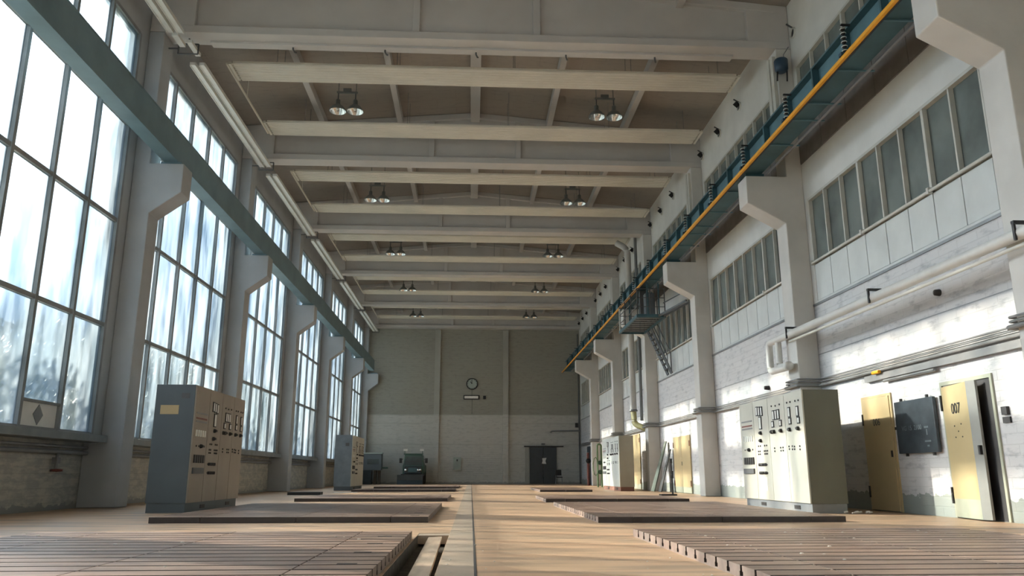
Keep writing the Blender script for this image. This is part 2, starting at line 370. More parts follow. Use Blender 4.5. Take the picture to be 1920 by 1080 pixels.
# right windows: two ribbons a bay, nine lights each
idx = len(winL)+1
for k in range(-2, 6):
    a, b = C[k]+.47, C[k+1]-.19; P = 9; dy = (b-a)/P
    for z0, z1, low in ((5.5, 7.1, True), (9.2, 10.6, False)):
        f = MB()
        f.box(XR-.02, XR+.09, a, b, z1-.06, z1); f.box(XR-.02, XR+.09, a, b, z0, z0+.05)
        for i in range(P+1):
            y = a+dy*i; t = .035 if i % 3 == 0 else .02
            f.box(XR-.01, XR+.08, max(a, y-t), min(b, y+t), z0, z1)
        o = structure(f.build('window_%d' % idx, M['frame_white'])); idx += 1
        MB().box(XR+.085, XR+.095, a, b, z0, z1).build('window_glass', M['grey_glass'], o)
        if low:
            p = MB()
            for i in range(P): p.box(XR+.01, XR+.06, a+dy*i+.012, a+dy*(i+1)-.012, 4.62, 5.46)
            p.box(XR-.0, XR+.05, a, b, 4.56, 4.61)
            p.build('apron_panel', M['panel_white'], o)
            s = MB().tube([(XR-.05, a, 5.50), (XR-.05, b, 5.50)], .03, 8)
            for i in range(0, P+1, 3): s.box(XR-.09, XR-.01, max(a, a+dy*i-.03), min(b, a+dy*i+.03), 5.45, 5.56)
            s.build('sill_rail', M['frame_white'], o)

# ------------------------------------------------------------------ columns with corbels
def column(side, k, label, group):
    y0, y1 = C[k], C[k]+CW; m = MB()
    if k == 6: y1 = YF-.02
    if side > 0:
        poly = [(XR-.002, .005), (7.47, .005), (7.47, 6.55), (6.57, 7.05), (6.57, 7.74), (7.58, 7.74), (7.58, 11.19), (XR-.002, 11.19)]; mt = M['concrete_paint']
    else:
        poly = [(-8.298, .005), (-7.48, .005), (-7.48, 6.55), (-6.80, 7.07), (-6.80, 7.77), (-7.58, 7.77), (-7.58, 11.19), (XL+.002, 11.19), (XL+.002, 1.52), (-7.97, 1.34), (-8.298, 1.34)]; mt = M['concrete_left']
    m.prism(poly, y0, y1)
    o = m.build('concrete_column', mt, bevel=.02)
    return tag(o, label, 'column', group)
for k in range(-1, 7):
    nm = ORD[k-1] if 1 <= k <= 6 else None
    if k == 6: nm = 'farthest'
    if k >= 1:
        column(-1, k, 'grey concrete column with corbel in the left window row, %s' % (nm if k < 6 else 'against the far wall'), 'left row of columns')
    else:
        column(-1, k, 'grey concrete column at the left edge beside the camera' if k == 0 else 'grey concrete column behind the camera on the left', 'left row of columns')
    if k < 6:
        if k == 0: column(1, k, 'white concrete column with big corbel at the top right corner of the photo', 'right row of columns')
        elif k > 0: column(1, k, 'white corbelled column at the right wall, %s beyond the top right one' % ['first','second','third','fourth','fifth'][k-1], 'right row of columns')

# ------------------------------------------------------------------ roof girders
def girder(k, label):
    y = C[k]; m = MB(); yb = y+CW if k < 6 else YF-.01
    m.box(XL+.01, XR-.01, y, yb, 11.20, 11.40)
    web = [(-7.0, 11.38), (7.0, 11.38), (7.0, zroof(7)-.1), (0, zroof(0)-.1), (-7.0, zroof(7)-.1)]
    m.prism(web, y+.14, yb-.14)
    for x in (-1.5, 1.52): m.box(x-.09, x+.09, y+.03, yb-.03, 11.4, zroof(x)-.08)
    for a, b in ((XL+.01, -6.9), (6.9, XR-.01)):
        m.prism([(a, 11.39), (b, 11.39), (b, zroof(b)-.02), (a, zroof(a)-.02)], y+.015, yb-.015)
    tf = [(-8.0+.06, zroof(8)-.22), (0, zroof(0)-.2), (7.97, zroof(8)-.22), (7.97, zroof(8)-.01), (0, zroof(0)-.01), (-7.94, zroof(8)-.01)]
    m.prism(tf, y+.005, yb-.005)
    o = m.build('roof_girder', M['girder'], bevel=.012)
    return tag(o, label, 'beam', 'concrete roof girders')
for k in range(-1, 7):
    girder(k, {-1: 'roof girder behind the camera', 0: 'roof girder above the camera', 1: 'grey concrete roof girder across the top edge of the photo', 6: 'grey roof girder against the far wall'}.get(k, 'grey concrete roof girder, %s behind the topmost one' % ['', '', 'first', 'second', 'third', 'fourth'][min(k, 5)]))

# ------------------------------------------------------------------ radiant heating panels, two a bay
def radiant(name, parent=None):
    root = empty('radiant_panel', (0,0,11.67), 'x', 'heating panel', 'ribbed radiant heating panels under the roof')
    m = MB(); x0, x1 = -6.68, 7.40; w = .98
    prof = []
    n_ = 7; p = w/n_
    for i in range(n_):
        b = i*p; prof += [(b+.005, .03), (b+.03, 0), (b+p-.03, 0), (b+p-.005, .03)]
    poly = prof + [(w, .09), (0, .09)]
    m.prism(poly, x0, x1, 'x'); m.build('panel', M['radiant'], root)
    for xx in (x0, x1):
        s = -1 if xx < 0 else 1
        h = MB().bar((xx+s*.09, .02, .04), (xx+s*.09, w-.02, .04), .07, .07)
        for i in range(n_): h.tube([(xx, (i+.5)*p, .04), (xx+s*.09, (i+.5)*p, .04)], .022, 6)
        h.build('header_pipe', M['radiant'], root)
    for xx in (-5.5, -2.2, 1.1, 4.4, 6.9):
        t = MB(); zt = zroof(xx)-11.67-.03
        for yy in (.1, .88): t.tube([(xx, yy, .09), (xx, yy, zt)], .008, 5)
        t.bar((xx, .02, .10), (xx, w-.02, .10), .03, .03)
        t.build('hanger', M['steel'], root)
    return root
pr = None; cnt = 0
for k in range(0, 6):
    for j, off in enumerate((2.33, 6.02)):
        if k == 0: continue
        cnt += 1
        o = radiant('x') if pr is None else copy_tree(pr)
        if pr is None: pr = o
        y = C[k]+off
        o.location = (0, y, 11.67)
        words = ['first','second','third','fourth','fifth','sixth','seventh','eighth','ninth','tenth','eleventh']
        o['label'] = 'cream ribbed heating panel across the hall, %s one from the top of the photo' % words[cnt-1]
# hooks on the bottom of the topmost panel
tag(MB().box(-6.6, 6.6, C[1]+.36, C[1]+CW+.02, 11.14, 11.198).build('soffit_rail', M['girder']), 'flat rail fixed under the topmost roof girder', 'rail')
for i, x in enumerate((-4.6, -2.3, 0, 2.3, 4.6)):
    tag(MB().tube([(x, 17.92, 11.139), (x, 17.93, 11.09), (x+.03, 18.0, 11.06), (x+.05, 18.06, 11.08)], .022, 6).build('steel_hook', M['dark_steel']), 'small dark hook under the topmost roof girder, %s from the left' % ['first','second','third','fourth','fifth'][i], 'hook', 'hooks under the topmost girder')
# feed pipes linking the panel pairs at the left wall
for k in range(1, 6):
    y = C[k]
    m = MB().tube([(-6.86, y+2.4, 11.71), (-6.86, y+6.9, 11.71)], .035, 8)
    m.bar((-6.86, y+4.4, 11.72), (-6.86, y+4.4, zroof(6.86)-.02), .02, .02)
    tag(m.build('heating_pipe', M['radiant']), 'cream feed pipe between two heating panels at the left wall, %s' % ORD[k-1], 'pipe', 'feed pipes of the heating panels')

# ------------------------------------------------------------------ high bay lamps in pairs
def lamp():
    root = empty('high_bay_lamp', (0,0,0), 'x', 'lamp', 'twin high bay lamps')
    MB().lathe([(.254, 0), (.243, .05), (.17, .15), (.10, .21), (.07, .23), (.07, .36), (.05, .39), (0, .39)], n=20).build('housing', M['lamp_grey'], root)
    MB().lathe([(.248, .004), (.225, .05), (.15, .145), (.05, .18), (0, .18)], n=20).build('reflector', M['alu'], root)
    MB().lathe([(0, .04), (.04, .05), (.055, .09), (.04, .13), (.025, .17)], n=10).build('bulb', M['bulb'], root)
    MB().tube([(0,0,.38), (0,0,.60)], .02, 6).build('suspension_rod', M['dark_steel'], root)
    return root
lp = None
rows = {}
for k in range(1, 6):
    y = C[k]+4.42
    for x in (-4.15, -3.63, 3.72, 4.26):
        o = lamp() if lp is None else copy_tree(lp)
        if lp is None: lp = o
        o.location = (x, y, 11.34)
        side = 'left' if x < 0 else 'right'; which = 'left' if x in (-4.15, 3.72) else 'right'
        o['label'] = 'grey bell lamp, %s one of the %s pair in the %s half of the hall' % (which, ['nearest','second','third','fourth','fifth'][k-1], side)
    for x0 in (-4.15, 3.72):
        x1 = x0+.53
        m = MB().box(x0-.05, x1+.05, y-.03, y+.03, 11.94, 11.99).tube([(x0, y, 11.99), (x0, y, zroof(x0)-.01)], .012, 6).tube([(x1, y, 11.99), (x1, y, zroof(x1)-.01)], .012, 6).box((x0+x1)/2-.12, (x0+x1)/2+.12, y-.05, y+.05, 11.99, 12.09)
        tag(m.build('lamp_bracket', M['lamp_grey']), 'grey crossbar carrying the %s lamp pair in the %s half' % (['nearest','second','third','fourth','fifth'][k-1], 'left' if x0 < 0 else 'right'), 'bracket', 'crossbars over the lamp pairs')

# ------------------------------------------------------------------ left trunking: twin rails hung along the wall head
for k in range(0, 6):
    a, b = C[k]+.75, C[k+1]-.05
    if k == 0: a, b = C[0]+.75, C[1]-.5
    if k == 1: a = C[1]+1.0
    root = empty('cable_trunking', (-7.1, (a+b)/2, 10.9), 'pair of pale cable rails high along the left wall, %s bay' % ORD[k], 'cable rail', 'cable rails along the left wall head')
    h = (b-a)/2
    for x in (-.13, .10):
        MB().box(x-.07, x+.07, -h, h, -.03, .05).box(x-.075, x-.06, -h, h, -.05, .05).box(x+.06, x+.075, -h, h, -.05, .05).build('rail', M['pipe_white'], root)
for k in range(1, 7):
    y = C[k]-.02 if k > 1 else C[1]+.3
    m = MB(); a, b, z0, z1 = -7.34, -6.86, 10.78, 11.05
    for p, q in (((a, y, z0), (b, y, z0)), ((a, y, z1), (b, y, z1)), ((a, y, z0), (a, y, z1)), ((b, y, z0), (b, y, z1)), ((-7.58, y, 10.92), (a, y, 10.92))): m.bar(p, q, .03, .03)
    m.bar((-7.1, y, z1), (-7.1, y, 11.20 if k > 1 else 11.2), .03, .03)
    tag(m.build('trunking_bracket', M['dark_steel']), 'thin dark frame holding cable rails, %s of the frames on the left' % ['nearest','second','third','fourth','fifth','farthest'][k-1], 'bracket', 'frames of the cable rails')
m = MB().box(-7.24, -7.10, C[1]-.4, C[1]+.12, 10.86, 10.94).box(-7.0, -6.88, C[1]-.1, C[1]+.55, 10.86, 10.94)
tag(m.build('short_cable_rail', M['pipe_white']), 'short broken pieces of cable rail near the top left column head', 'cable rail')

# ------------------------------------------------------------------ left crane beam
root = empty('crane_beam', (-7.12, 20, 7.83), 'blue green steel crane beam running along the left window wall', 'crane beam')
yb0, yb1 = Y0-20, 55.6-20
MB().box(-.17, .17, yb0, yb1, .0, .04).box(-.17, .17, yb0, yb1, .70, .74).build('flange', M['teal_left'], root)
MB().box(.12, .165, yb0, yb1, .04, .70).box(-.16, -.12, yb0, yb1, .04, .70).build('web', M['teal_left'], root)
MB().box(-.03, .03, yb0, yb1, .74, .79).build('crane_rail', M['steel'], root)
for k in range(1, 7):
    MB().box(-.24, .24, C[k]+.06-20, C[k]+.50-20, -.058, 0).build('bearing_plate', M['teal_left'], root)
# ------------------------------------------------------------------ right crane runway
root = empty('crane_runway', (6.8, 20, 7.83), 'teal steel crane runway girder with stiffeners along the right wall', 'crane beam')
ye0, ye1 = Y0-20, 55.2-20
MB().box(-.22, .20, ye0, ye1, 0, .04).build('bottom_flange', M['teal'], root)
MB().box(-.16, .16, ye0, ye1, .66, .70).build('top_flange', M['teal'], root)
MB().box(-.02, .02, ye0, ye1, .04, .66).build('web', M['teal_light'], root)
MB().box(-.03, .03, ye0, ye1, .70, .76).build('crane_rail', M['steel'], root)
y = C[0]+.2
while y < 55:
    MB().box(-.155, -.02, y-20-.03, y-20+.03, .04, .66).build('stiffener', M['teal'], root); y += BAY/6
for k in range(0, 6): MB().box(-.20, .26, C[k]+.08-20, C[k]+.48-20, -.085, 0).build('bearing_plate', M['teal'], root)
y = 9.45; i = 0
while y < 54:
    b = MB()
    for j in range(6): b.lathe([(0, .0), (.035, .005), (.05, .03), (.035, .055), (0, .06)], c=(-.30, y-20, .10+j*.085), n=8)
    b.bar((-.16, y-20, .64), (-.33, y-20, .64), .04, .03)
    b.mat(1)
    for j in range(6): b.lathe([(.045, .022), (.054, .03), (.045, .038)], c=(-.30, y-20, .10+j*.085), n=8)
    b.build('insulator', [M['black'], M['meter_face']], root)
    MB().box(-.40, -.20, y-20-.05, y-20+.05, .02, .08).build('rail_clamp', M['blue'], root)
    y += BAY/3
tag(MB().box(6.415, 6.475, 5, 55.6, 7.77, 7.835).build('conductor_rail', M['yellow']), 'thin orange yellow conductor rail along the teal crane runway', 'conductor rail')
m = MB().box(6.478, 6.502, 5, 55.4, 7.75, 7.80); tag(m.build('contact_strip', M['black']), 'thin black strip just under the yellow conductor rail', 'contact strip')
root = empty('cable_conduit', (7.08, 20, 7.80), 'grey conduit with cross struts under the teal crane runway', 'conduit')
for k in range(-1, 6):
    a, b = C[k]+CW+.03, C[k+1]-.03
    if k == 5: b = 55
    MB().tube([(0, a-20, -.02), (0, b-20, -.02)], .028, 8).build('conduit_pipe', M['pipe_grey'], root)
    for t in (1.3, 2.9, 4.2, 4.95, 6.2):
        MB().box(-.565, .14, C[k]+t-20-.015, C[k]+t-20+.015, -.005, .022).build('strut', M['teal_light'], root)

# ------------------------------------------------------------------ vents, horn, pipes on the right wall
vi = 0
for k in range(0, 6):
    for off in (3.8, 5.72, 7.62):
        y = C[k]+off
        if y > 57 or (k == 0 and off < 7): continue
        vi += 1
        root = empty('wall_vent', (XR, y, 11.5), 'round dark vent hole in the upper right wall, %s counted from the front' % ('number ' + str(vi)), 'vent', 'round vents in the upper right wall')
        words = ['topmost','second','third','fourth','fifth','sixth','seventh','eighth','ninth','tenth','eleventh','twelfth','thirteenth','fourteenth','fifteenth','sixteenth','seventeenth']
        root['label'] = 'round dark vent hole with open flap high in the right wall, %s from the front' % words[vi-1]
        if vi == 1: root['label'] = 'round dark vent hole without flap high in the right wall, nearest the camera'
        MB().lathe([(0, -.012), (.11, -.012), (.11, 0)], n=16, axis='x').build('vent_opening', M['black'], root)
        MB().lathe([(.115, 0), (.115, -.05), (.135, -.05), (.135, 0)], n=16, axis='x').build('collar', M['frame_white'], root)
        if vi > 1:
            MB().bar((-.04, -.02, .12), (-.17, -.05, -.02), .16, .012, up=(1,0,1)).build('flap', M['black'], root)
        MB().bar((-.01, 0, .13), (-.20, -.06, .20), .03, .03).build('hood', M['dark_steel'], root)
root = empty('wall_bell', (7.62, C[1]-.02, 10.6), 'dark blue bell housing with two legs on the nearest right column head', 'bell')
MB().lathe([(0, .17), (.15, .16), (.17, .12), (.16, -.12), (.12, -.17), (0, -.17)], c=(-.02, -.19, 0), n=18).build('housing', M['blue'], root)
MB().tube([(-.12, -.19, -.1), (-.15, -.19, -.42)], .02, 6).build('leg', M['black'], root)
MB().tube([(.12, -.19, -.1), (.10, -.19, -.42)], .02, 6).build('leg', M['black'], root)
MB().tube([(.08, -.19, .16), (.10, -.1, .35), (.28, -.03, .62)], .012, 6).build('cable', M['pipe_grey'], root)
MB().box(-.04, .1, -.19, 0, -.03, .03).build('wall_arm', M['black'], root)
# downpipes on the inner faces of the column heads
for k in range(1, 3):
    m = MB().box(7.50, 7.575, C[k]+.06, C[k]+.22, 8.7, 11.0).box(7.50, 7.575, C[k]+.30, C[k]+.46, 8.7, 11.05)
    tag(m.build('cable_duct', M['frame_white']), 'pair of pale cable ducts on the column head %s' % ('beside the blue bell' if k == 1 else 'just beyond the blue bell'), 'cable duct', 'cable ducts on the column heads')

# big white pipe
root = empty('heating_main', (7.3, 14, 3.83), 'thick white pipe running along the right wall above the conduits', 'pipe')
def arcpath(pts, r=.12, n=5):
    P = [Vector(p) for p in pts]; out = [P[0]]
    for i in range(1, len(P)-1):
        a = (P[i-1]-P[i]).normalized(); b = (P[i+1]-P[i]).normalized()
        for t in range(n+1):
            s = t/n; out.append(P[i] + a*r*(1-s)**2 + b*r*s**2)
    return out + [P[-1]]
MB().tube(arcpath([(0, -12, 0), (0, 4.66, 0), (0, 4.66, -.70), (0, 3.55, -.72)]), .085, 12).build('pipe', M['pipe_white'], root)
MB().tube(arcpath([(.0, 4.08, -.08), (.0, 4.08, -.66), (.0, 3.55, -.68)]), .075, 12).build('branch_pipe', M['pipe_white'], root)
MB().lathe([(0, 0), (.10, .01), (.11, .08), (.10, .16), (0, .17)], c=(0, 3.5, -.70), n=12, axis='y').build('valve', M['pipe_white'], root)
MB().tube([(.0, -12, -.16), (.0, 3.4, -.16)], .03, 8).build('return_pipe', M['frame_white'], root)
for y in (9.59, 13.52, 17.34):
    MB().box(-.10, .16, y-14-.03, y-14+.03, .13, .17).box(-.10, -.07, y-14-.02, y-14+.02, -.1, .14).build('pipe_bracket', M['black'], root)
# conduit bundle at 2.7 m that steps round the columns
def stepped(z, off, ks, y_from, y_to):
    pts = [(XR-off, y_from, z)]
    for k in ks:
        pts += [(XR-off, C[k]-off, z), (7.47-off, C[k]-off, z), (7.47-off, C[k]+CW+off, z), (XR-off, C[k]+CW+off, z)]
    pts.append((XR-off, y_to, z)); return pts
root = empty('conduit_bundle', (0, 0, 0), 'bundle of grey conduits along the right wall stepping round the columns', 'conduit')
for j, (z, r) in enumerate(((2.80, .018), (2.74, .018), (2.66, .035))):
    MB().tube(arcpath(stepped(z, .05+r, [0, 1, 2, 3, 4, 5], 3, 57.2), .04, 3), r, 7).build('conduit_pipe', M['pipe_grey'], root)
MB().box(XR-.09, XR-.001, 10.2, 15.3, 2.48, 2.60).build('cable_tray', M['pipe_grey'], root)
MB().tube([(XR-.07, 14.6, 2.44), (XR-.07, 12.9, 2.44)], .03, 8).build('stub_pipe', M['steel'], root)
MB().tube([(XR-.14, 14.85, 2.62), (XR-.14, 14.6, 2.62)], .035, 8).build('yellow_sleeve', M['yellow'], root)
# small fixtures
tag(MB().lathe([(0, -.10), (.05, -.09), (.06, -.02), (.06, 0)], c=(XR, 12.6, 3.72), n=10, axis='x').build('wall_spout', M['black']), 'small black spout on the right wall below the thick white pipe', 'spout')
tag(MB().lathe([(0, -.14), (.05, -.13), (.06, -.02), (.06, 0)], c=(XR, 20.6, 2.95), n=10, axis='x').build('wall_spout', M['black']), 'small black spout on the right wall above the grey green cabinet', 'spout')
b = MB().box(XR-.05, XR, 11.28, 11.40, 1.56, 1.68).box(XR-.03, XR, 11.26, 11.42, 1.44, 1.53)
tag(b.build('wall_socket', M['black']), 'small black socket on the right wall beside the open door', 'socket')

# ------------------------------------------------------------------ text helper
def text_mesh(s, size, name, material, parent, loc, rot, depth=.002, xs=1.0):
    c = bpy.data.curves.new(name, 'FONT'); c.body = s; c.size = size; c.extrude = depth; c.align_x = 'CENTER'; c.align_y = 'CENTER'
    t = bpy.data.objects.new(name, c); COL.objects.link(t)
    bpy.context.view_layer.update()
    me = bpy.data.meshes.new_from_object(t.evaluated_get(bpy.context.evaluated_depsgraph_get()))
    bpy.data.objects.remove(t)
    o = bpy.data.objects.new(name, me); me.materials.clear(); me.materials.append(material)
    link(o, parent); o.location = loc; o.rotation_euler = rot; o.scale = (xs, 1, 1); return o
FACE_L = (math.pi/2, 0, -math.pi/2)     # text on a face that looks towards -X

# ------------------------------------------------------------------ doors on the right wall
root = empty('metal_door', (XR, 15.07, .01), 'ochre metal door numbered 006 between the grey green cabinet and the dark board', 'door')
MB().box(-.045, -.01, -.50, .52, .01, 2.15).build('door_leaf', M['door_yellow'], root, bevel=.004)
MB().box(-.03, -.002, -.56, -.505, 0, 2.155).box(-.03, -.002, .525, .58, 0, 2.155).box(-.03, -.002, -.56, .58, 2.155, 2.20).build('door_frame', M['door_yellow'], root)
for z in (.35, 1.75): MB().tube([(-.05, .54, z-.11), (-.05, .54, z+.11)], .02, 8).build('hinge', M['black'], root)
MB().box(-.07, -.045, -.47, -.44, 1.0, 1.12).build('door_handle', M['black'], root)
text_mesh('006', .19, 'door_number', M['black'], root, (-.047, .02, 1.67), FACE_L, xs=.95)
root = empty('metal_door', (XR, 12.4, .01), 'ochre metal door numbered 007 standing ajar, with a grey green foot', 'door')
a = math.radians(-9); leaf = empty('x', (0,0,0), 'x', 'x'); bpy.data.objects.remove(leaf)
def slanted(y, x): return x
MB().prism([(-.46, -.20), (.44, -.05), (.44, -.01), (-.46, -.16)][::-1] if False else [(-.05, .44), (-.20, -.46), (-.16, -.46), (-.01, .44)], .30, 2.11, 'z').build('door_leaf', M['door_yellow'], root)
MB().prism([(-.05, .44), (-.20, -.46), (-.16, -.46), (-.01, .44)], .01, .30, 'z').build('kick_panel', M['door_foot'], root)
MB().prism([(-.202, -.461), (-.162, -.461), (-.10, -.60), (-.14, -.60)], .01, 2.12, 'z').build('door_edge', M['door_edge'], root)
MB().box(-.008, 0, -.80, -.45, 0, 2.14).build('door_opening', M['black'], root)
MB().box(-.03, 0, -.85, -.80, 0, 2.14).box(-.03, 0, .45, .50, 0, 2.14).box(-.03, 0, -.85, .50, 2.14, 2.2).build('door_frame', M['door_foot'], root)
for z in (.35, 1.85): MB().tube([(-.05, .48, z-.13), (-.05, .48, z+.13)], .022, 8).build('hinge', M['black'], root)
MB().box(-.19, -.14, -.59, -.55, .98, 1.12).build('lock', M['black'], root)
text_mesh('007', .24, 'door_number', M['black'], root, (-.135, -.03, 1.72), (math.pi/2, 0, -math.pi/2-math.atan(.15/.9)), xs=.92)
for (dy, dz) in ((.12, 1.45), (-.12, 1.47), (-.0, 1.36), (.12, 1.27), (-.12, 1.27)):
    MB().lathe([(0, -.01), (.012, -.008), (.012, 0)], c=(-.128+.15/.9*dy+ .0, dy-.03, dz), n=8, axis='x').build('screw', M['black'], root)
# dark board
root = empty('notice_board', (XR, 13.68, 1.08), 'dark slate blue metal board with faint lettering between the two ochre doors', 'board')
MB().box(-.09, -.03, -.62, .63, -.02, .92).build('board_face', M['slate'], root, bevel=.01)
MB().box(-.03, 0, -.55, .55, .05, .85).build('back_frame', M['black'], root)
for y, z in ((.42, .94), (-.42, .94), (.40, -.04), (-.45, -.04)): MB().box(-.08, -.04, y-.02, y+.02, z-.03, z+.03).build('clip', M['black'], root)
MB().box(-.07, -.04, .63, .72, .42, .47).build('latch', M['black'], root)
for t_, y_ in (('VG', .36), ('15', .17), ('2100', -.08)): text_mesh(t_, .12, 'faint_lettering', M['chalk'], root, (-.092, y_, .42), FACE_L, depth=.001)
MB().box(-.0925, -.09, -.40, -.28, .40, .43).box(-.0925, -.09, -.36, -.33, .28, .38).box(-.0925, -.09, -.44, -.26, .16, .19).box(-.0925, -.09, -.38, -.32, .08, .11).build('chalk_mark', M['chalk'], root)

def plain_door(y0, y1, h, label, leaves=2, z0=.01, mt='door_yellow'):
    root = empty('metal_door', (XR, (y0+y1)/2, z0), label, 'door', None)
    w = (y1-y0)/leaves
    for i in range(leaves):
        a = y0-(y0+y1)/2+w*i
        l = MB().box(-.05, -.01, a+.012, a+w-.012, .22, h).build('door_leaf', M[mt], root)
        MB().box(-.052, -.01, a+.012, a+w-.012, .01, .22).build('kick_panel', M['door_foot'], l)
        for z in (.35, h-.3): MB().tube([(-.06, a+(.03 if i == 0 else w-.03), z-.1), (-.06, a+(.03 if i == 0 else w-.03), z+.1)], .02, 6).build('hinge', M['red'], l)
    MB().box(-.07, -.05, -.04, -.01, 1.0, 1.14).build('door_handle', M['black'], root)
    return root
plain_door(28.5, 30.85, 2.08, 'closed ochre double door beside the black stand on the right wall')
o = plain_door(33.9, 35.3, 2.15, 'ochre double door between the third right column and the pale cabinet')
plain_door(37.1, 40.2, 2.55, 'tall ochre gate on the right wall just behind the pale cabinet')
plain_door(41.9, 47.6, 2.55, 'farthest wide ochre gate on the right wall', leaves=4)
root = empty('metal_door', (XR, 52.6, .01), 'dark teal door on the right wall near the far corner', 'door')
MB().box(-.05, -.01, -1.6, 1.6, .01, 2.5).build('door_leaf', M['dark_door'], root)
MB().box(-.07, -.05, -1.4, -1.2, 1.0, 1.15).build('door_handle', M['steel'], root)

# ------------------------------------------------------------------ switch cabinets
LAY = dict(
 D=[(.71,2.06,'l'),(.55,2.06,'l'),(.31,2.06,'l'),(.16,2.06,'l'),(.63,1.87,'m'),(.24,1.86,'m'),(.62,1.70,'s'),(.22,1.69,'s'),(.66,1.54,'k'),(.26,1.54,'k'),
    (.77,1.22,'l'),(.61,1.22,'l'),(.51,1.21,'l'),(.26,1.21,'l'),(.76,1.17,'l'),(.61,1.16,'l'),(.51,1.16,'l'),(.26,1.15,'l')],
 C=[(1.52,2.06,'l'),(1.31,2.05,'l'),(1.09,2.06,'l'),(1.44,1.87,'m'),(1.31,1.87,'m'),(1.18,1.87,'m'),(1.51,1.69,'s'),(1.10,1.69,'s'),(1.58,1.54,'k'),(1.46,1.54,'k'),(1.09,1.54,'k'),
    (1.51,1.21,'l'),(1.19,1.21,'l'),(1.07,1.21,'l'),(1.51,1.15,'l'),(1.18,1.15,'l'),(1.07,1.15,'l')],
 B=[(2.37,2.02,'m'),(2.24,2.01,'m'),(2.10,2.0,'m'),(2.21,1.76,'mt'),(2.21,1.55,'k'),(2.24,1.39,'k'),(2.41,1.28,'l'),(2.30,1.28,'l'),(2.05,1.28,'l'),(1.94,1.28,'l'),
    (2.43,1.17,'l'),(2.34,1.17,'l'),(2.09,1.17,'l'),(2.0,1.17,'l'),(1.91,1.17,'l'),(2.43,1.11,'l'),(2.34,1.11,'l'),(2.07,1.11,'l'),(1.99,1.11,'l'),(1.92,1.11,'l'),(2.22,.89,'bar'),(2.21,.72,'bar')],
 A=[(3.06,1.84,'thin'),(3.06,1.74,'redbar'),(3.06,1.68,'thin')] + [(2.80+.13*i,1.46,'sw') for i in range(5)] + [(2.78+.16*i,1.22,'l') for i in range(4)] + [(3.0,1.22,'k')] + [(2.78+.13*i,.98,'big') for i in range(5)] + [(3.06,.76,'strip')])
def cabinet(L, front, side, plinth, label, H=2.25, D=.70, rot=False, loc=(0,0,0), paper=True):
    root = empty('switch_cabinet', loc, label, 'control cabinet', 'control cabinets')
    if rot: root.rotation_euler = (0, 0, math.pi)
    sc = L/3.5
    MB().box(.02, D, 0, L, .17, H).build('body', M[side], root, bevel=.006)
    pb = MB().box(.03, D-.02, .02, L-.02, .0, .17).build('plinth', M[plinth], root)
    for a in (.55, 2.3): MB().box(.022, .035, a*sc, (a+.28)*sc, .05, .12).build('plinth_slot', M['black'], pb)
    for di, key in enumerate('DCBA'):
        y0, y1 = di*.875*sc, (di+1)*.875*sc
        d = MB().box(-.006, .02, y0+.008, y1-.008, .175, H-.01).build('door', M[front], root)
        items = LAY[key]
        for kind, nm, mt in (('l','indicator_lamp','black'), ('k','rotary_knob','black'), ('bar','switch_row','black'), ('thin','trim_strip','pipe_grey'), ('redbar','red_strip','red'), ('sw','toggle_switch','meter_face'), ('big','fuse_holder','black'), ('strip','terminal_strip','dark_steel')):
            pts = [p for p in items if p[2] == kind]
            for y, z, _ in pts:
                y *= sc; m = MB()
                if kind == 'l': m.lathe([(0, -.022), (.017, -.020), (.019, -.006)], c=(0, y, z), n=7, axis='x')
                elif kind == 'k': m.lathe([(0, -.05), (.035, -.048), (.042, -.006)], c=(0, y, z), n=9, axis='x').box(-.065, -.05, y-.06*sc, y+.02, z-.02, z+.02)
                elif kind == 'bar':
                    m.box(-.02, -.006, y-.24*sc, y+.24*sc, z-.012, z+.012)
                    for t in (-.18, -.09, 0, .09, .18): m.lathe([(0, -.045), (.03, -.04), (.032, -.006)], c=(0, y+t*sc, z), n=7, axis='x')
                elif kind in ('thin', 'redbar'): m.box(-.012, -.006, y-.33*sc, y+.33*sc, z-.016, z+.016)
                elif kind == 'sw': m.box(-.02, -.006, y-.035, y+.035, z-.06, z+.06)
                elif kind == 'big': m.box(-.03, -.006, y-.045, y+.045, z-.075, z+.075)
                elif kind == 'strip': m.box(-.035, -.006, y-.32*sc, y+.32*sc, z-.055, z+.055)
                e = m.build(nm, M[mt], d)
                if kind == 'big' : 
                    pass
        for y, z, kd in items:
            if kd in ('m', 'mt', 's'):
                y *= sc; w, h = {'m': (.055, .10), 'mt': (.075, .135), 's': (.06, .065)}[kd]
                MB().box(-.022, -.006, y-w, y+w, z-h, z+h).mat(1).box(-.024, -.022, y-w+.02, y+w-.02, z-h+.02, z+h-.02).build('meter', [M['black'], M['meter_face']], d)
    if paper: MB().box(-.010, -.007, 2.06*sc, 2.30*sc, .36, .63).build('taped_sheet', M['paper'], root)
    return root
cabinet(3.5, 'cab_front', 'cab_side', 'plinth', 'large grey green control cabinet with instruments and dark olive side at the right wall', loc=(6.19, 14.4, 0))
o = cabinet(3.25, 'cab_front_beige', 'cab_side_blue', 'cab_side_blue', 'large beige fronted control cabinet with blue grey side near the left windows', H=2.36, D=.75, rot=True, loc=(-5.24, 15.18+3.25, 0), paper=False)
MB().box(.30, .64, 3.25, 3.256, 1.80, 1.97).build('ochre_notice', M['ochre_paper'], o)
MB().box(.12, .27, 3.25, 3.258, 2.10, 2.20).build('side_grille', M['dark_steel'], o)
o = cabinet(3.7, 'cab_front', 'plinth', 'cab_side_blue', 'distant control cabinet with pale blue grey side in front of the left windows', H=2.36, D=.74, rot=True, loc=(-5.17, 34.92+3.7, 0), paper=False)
o.children[0].data.materials[0] = mat('pale blue grey cabinet side', (.20,.245,.29), .5)
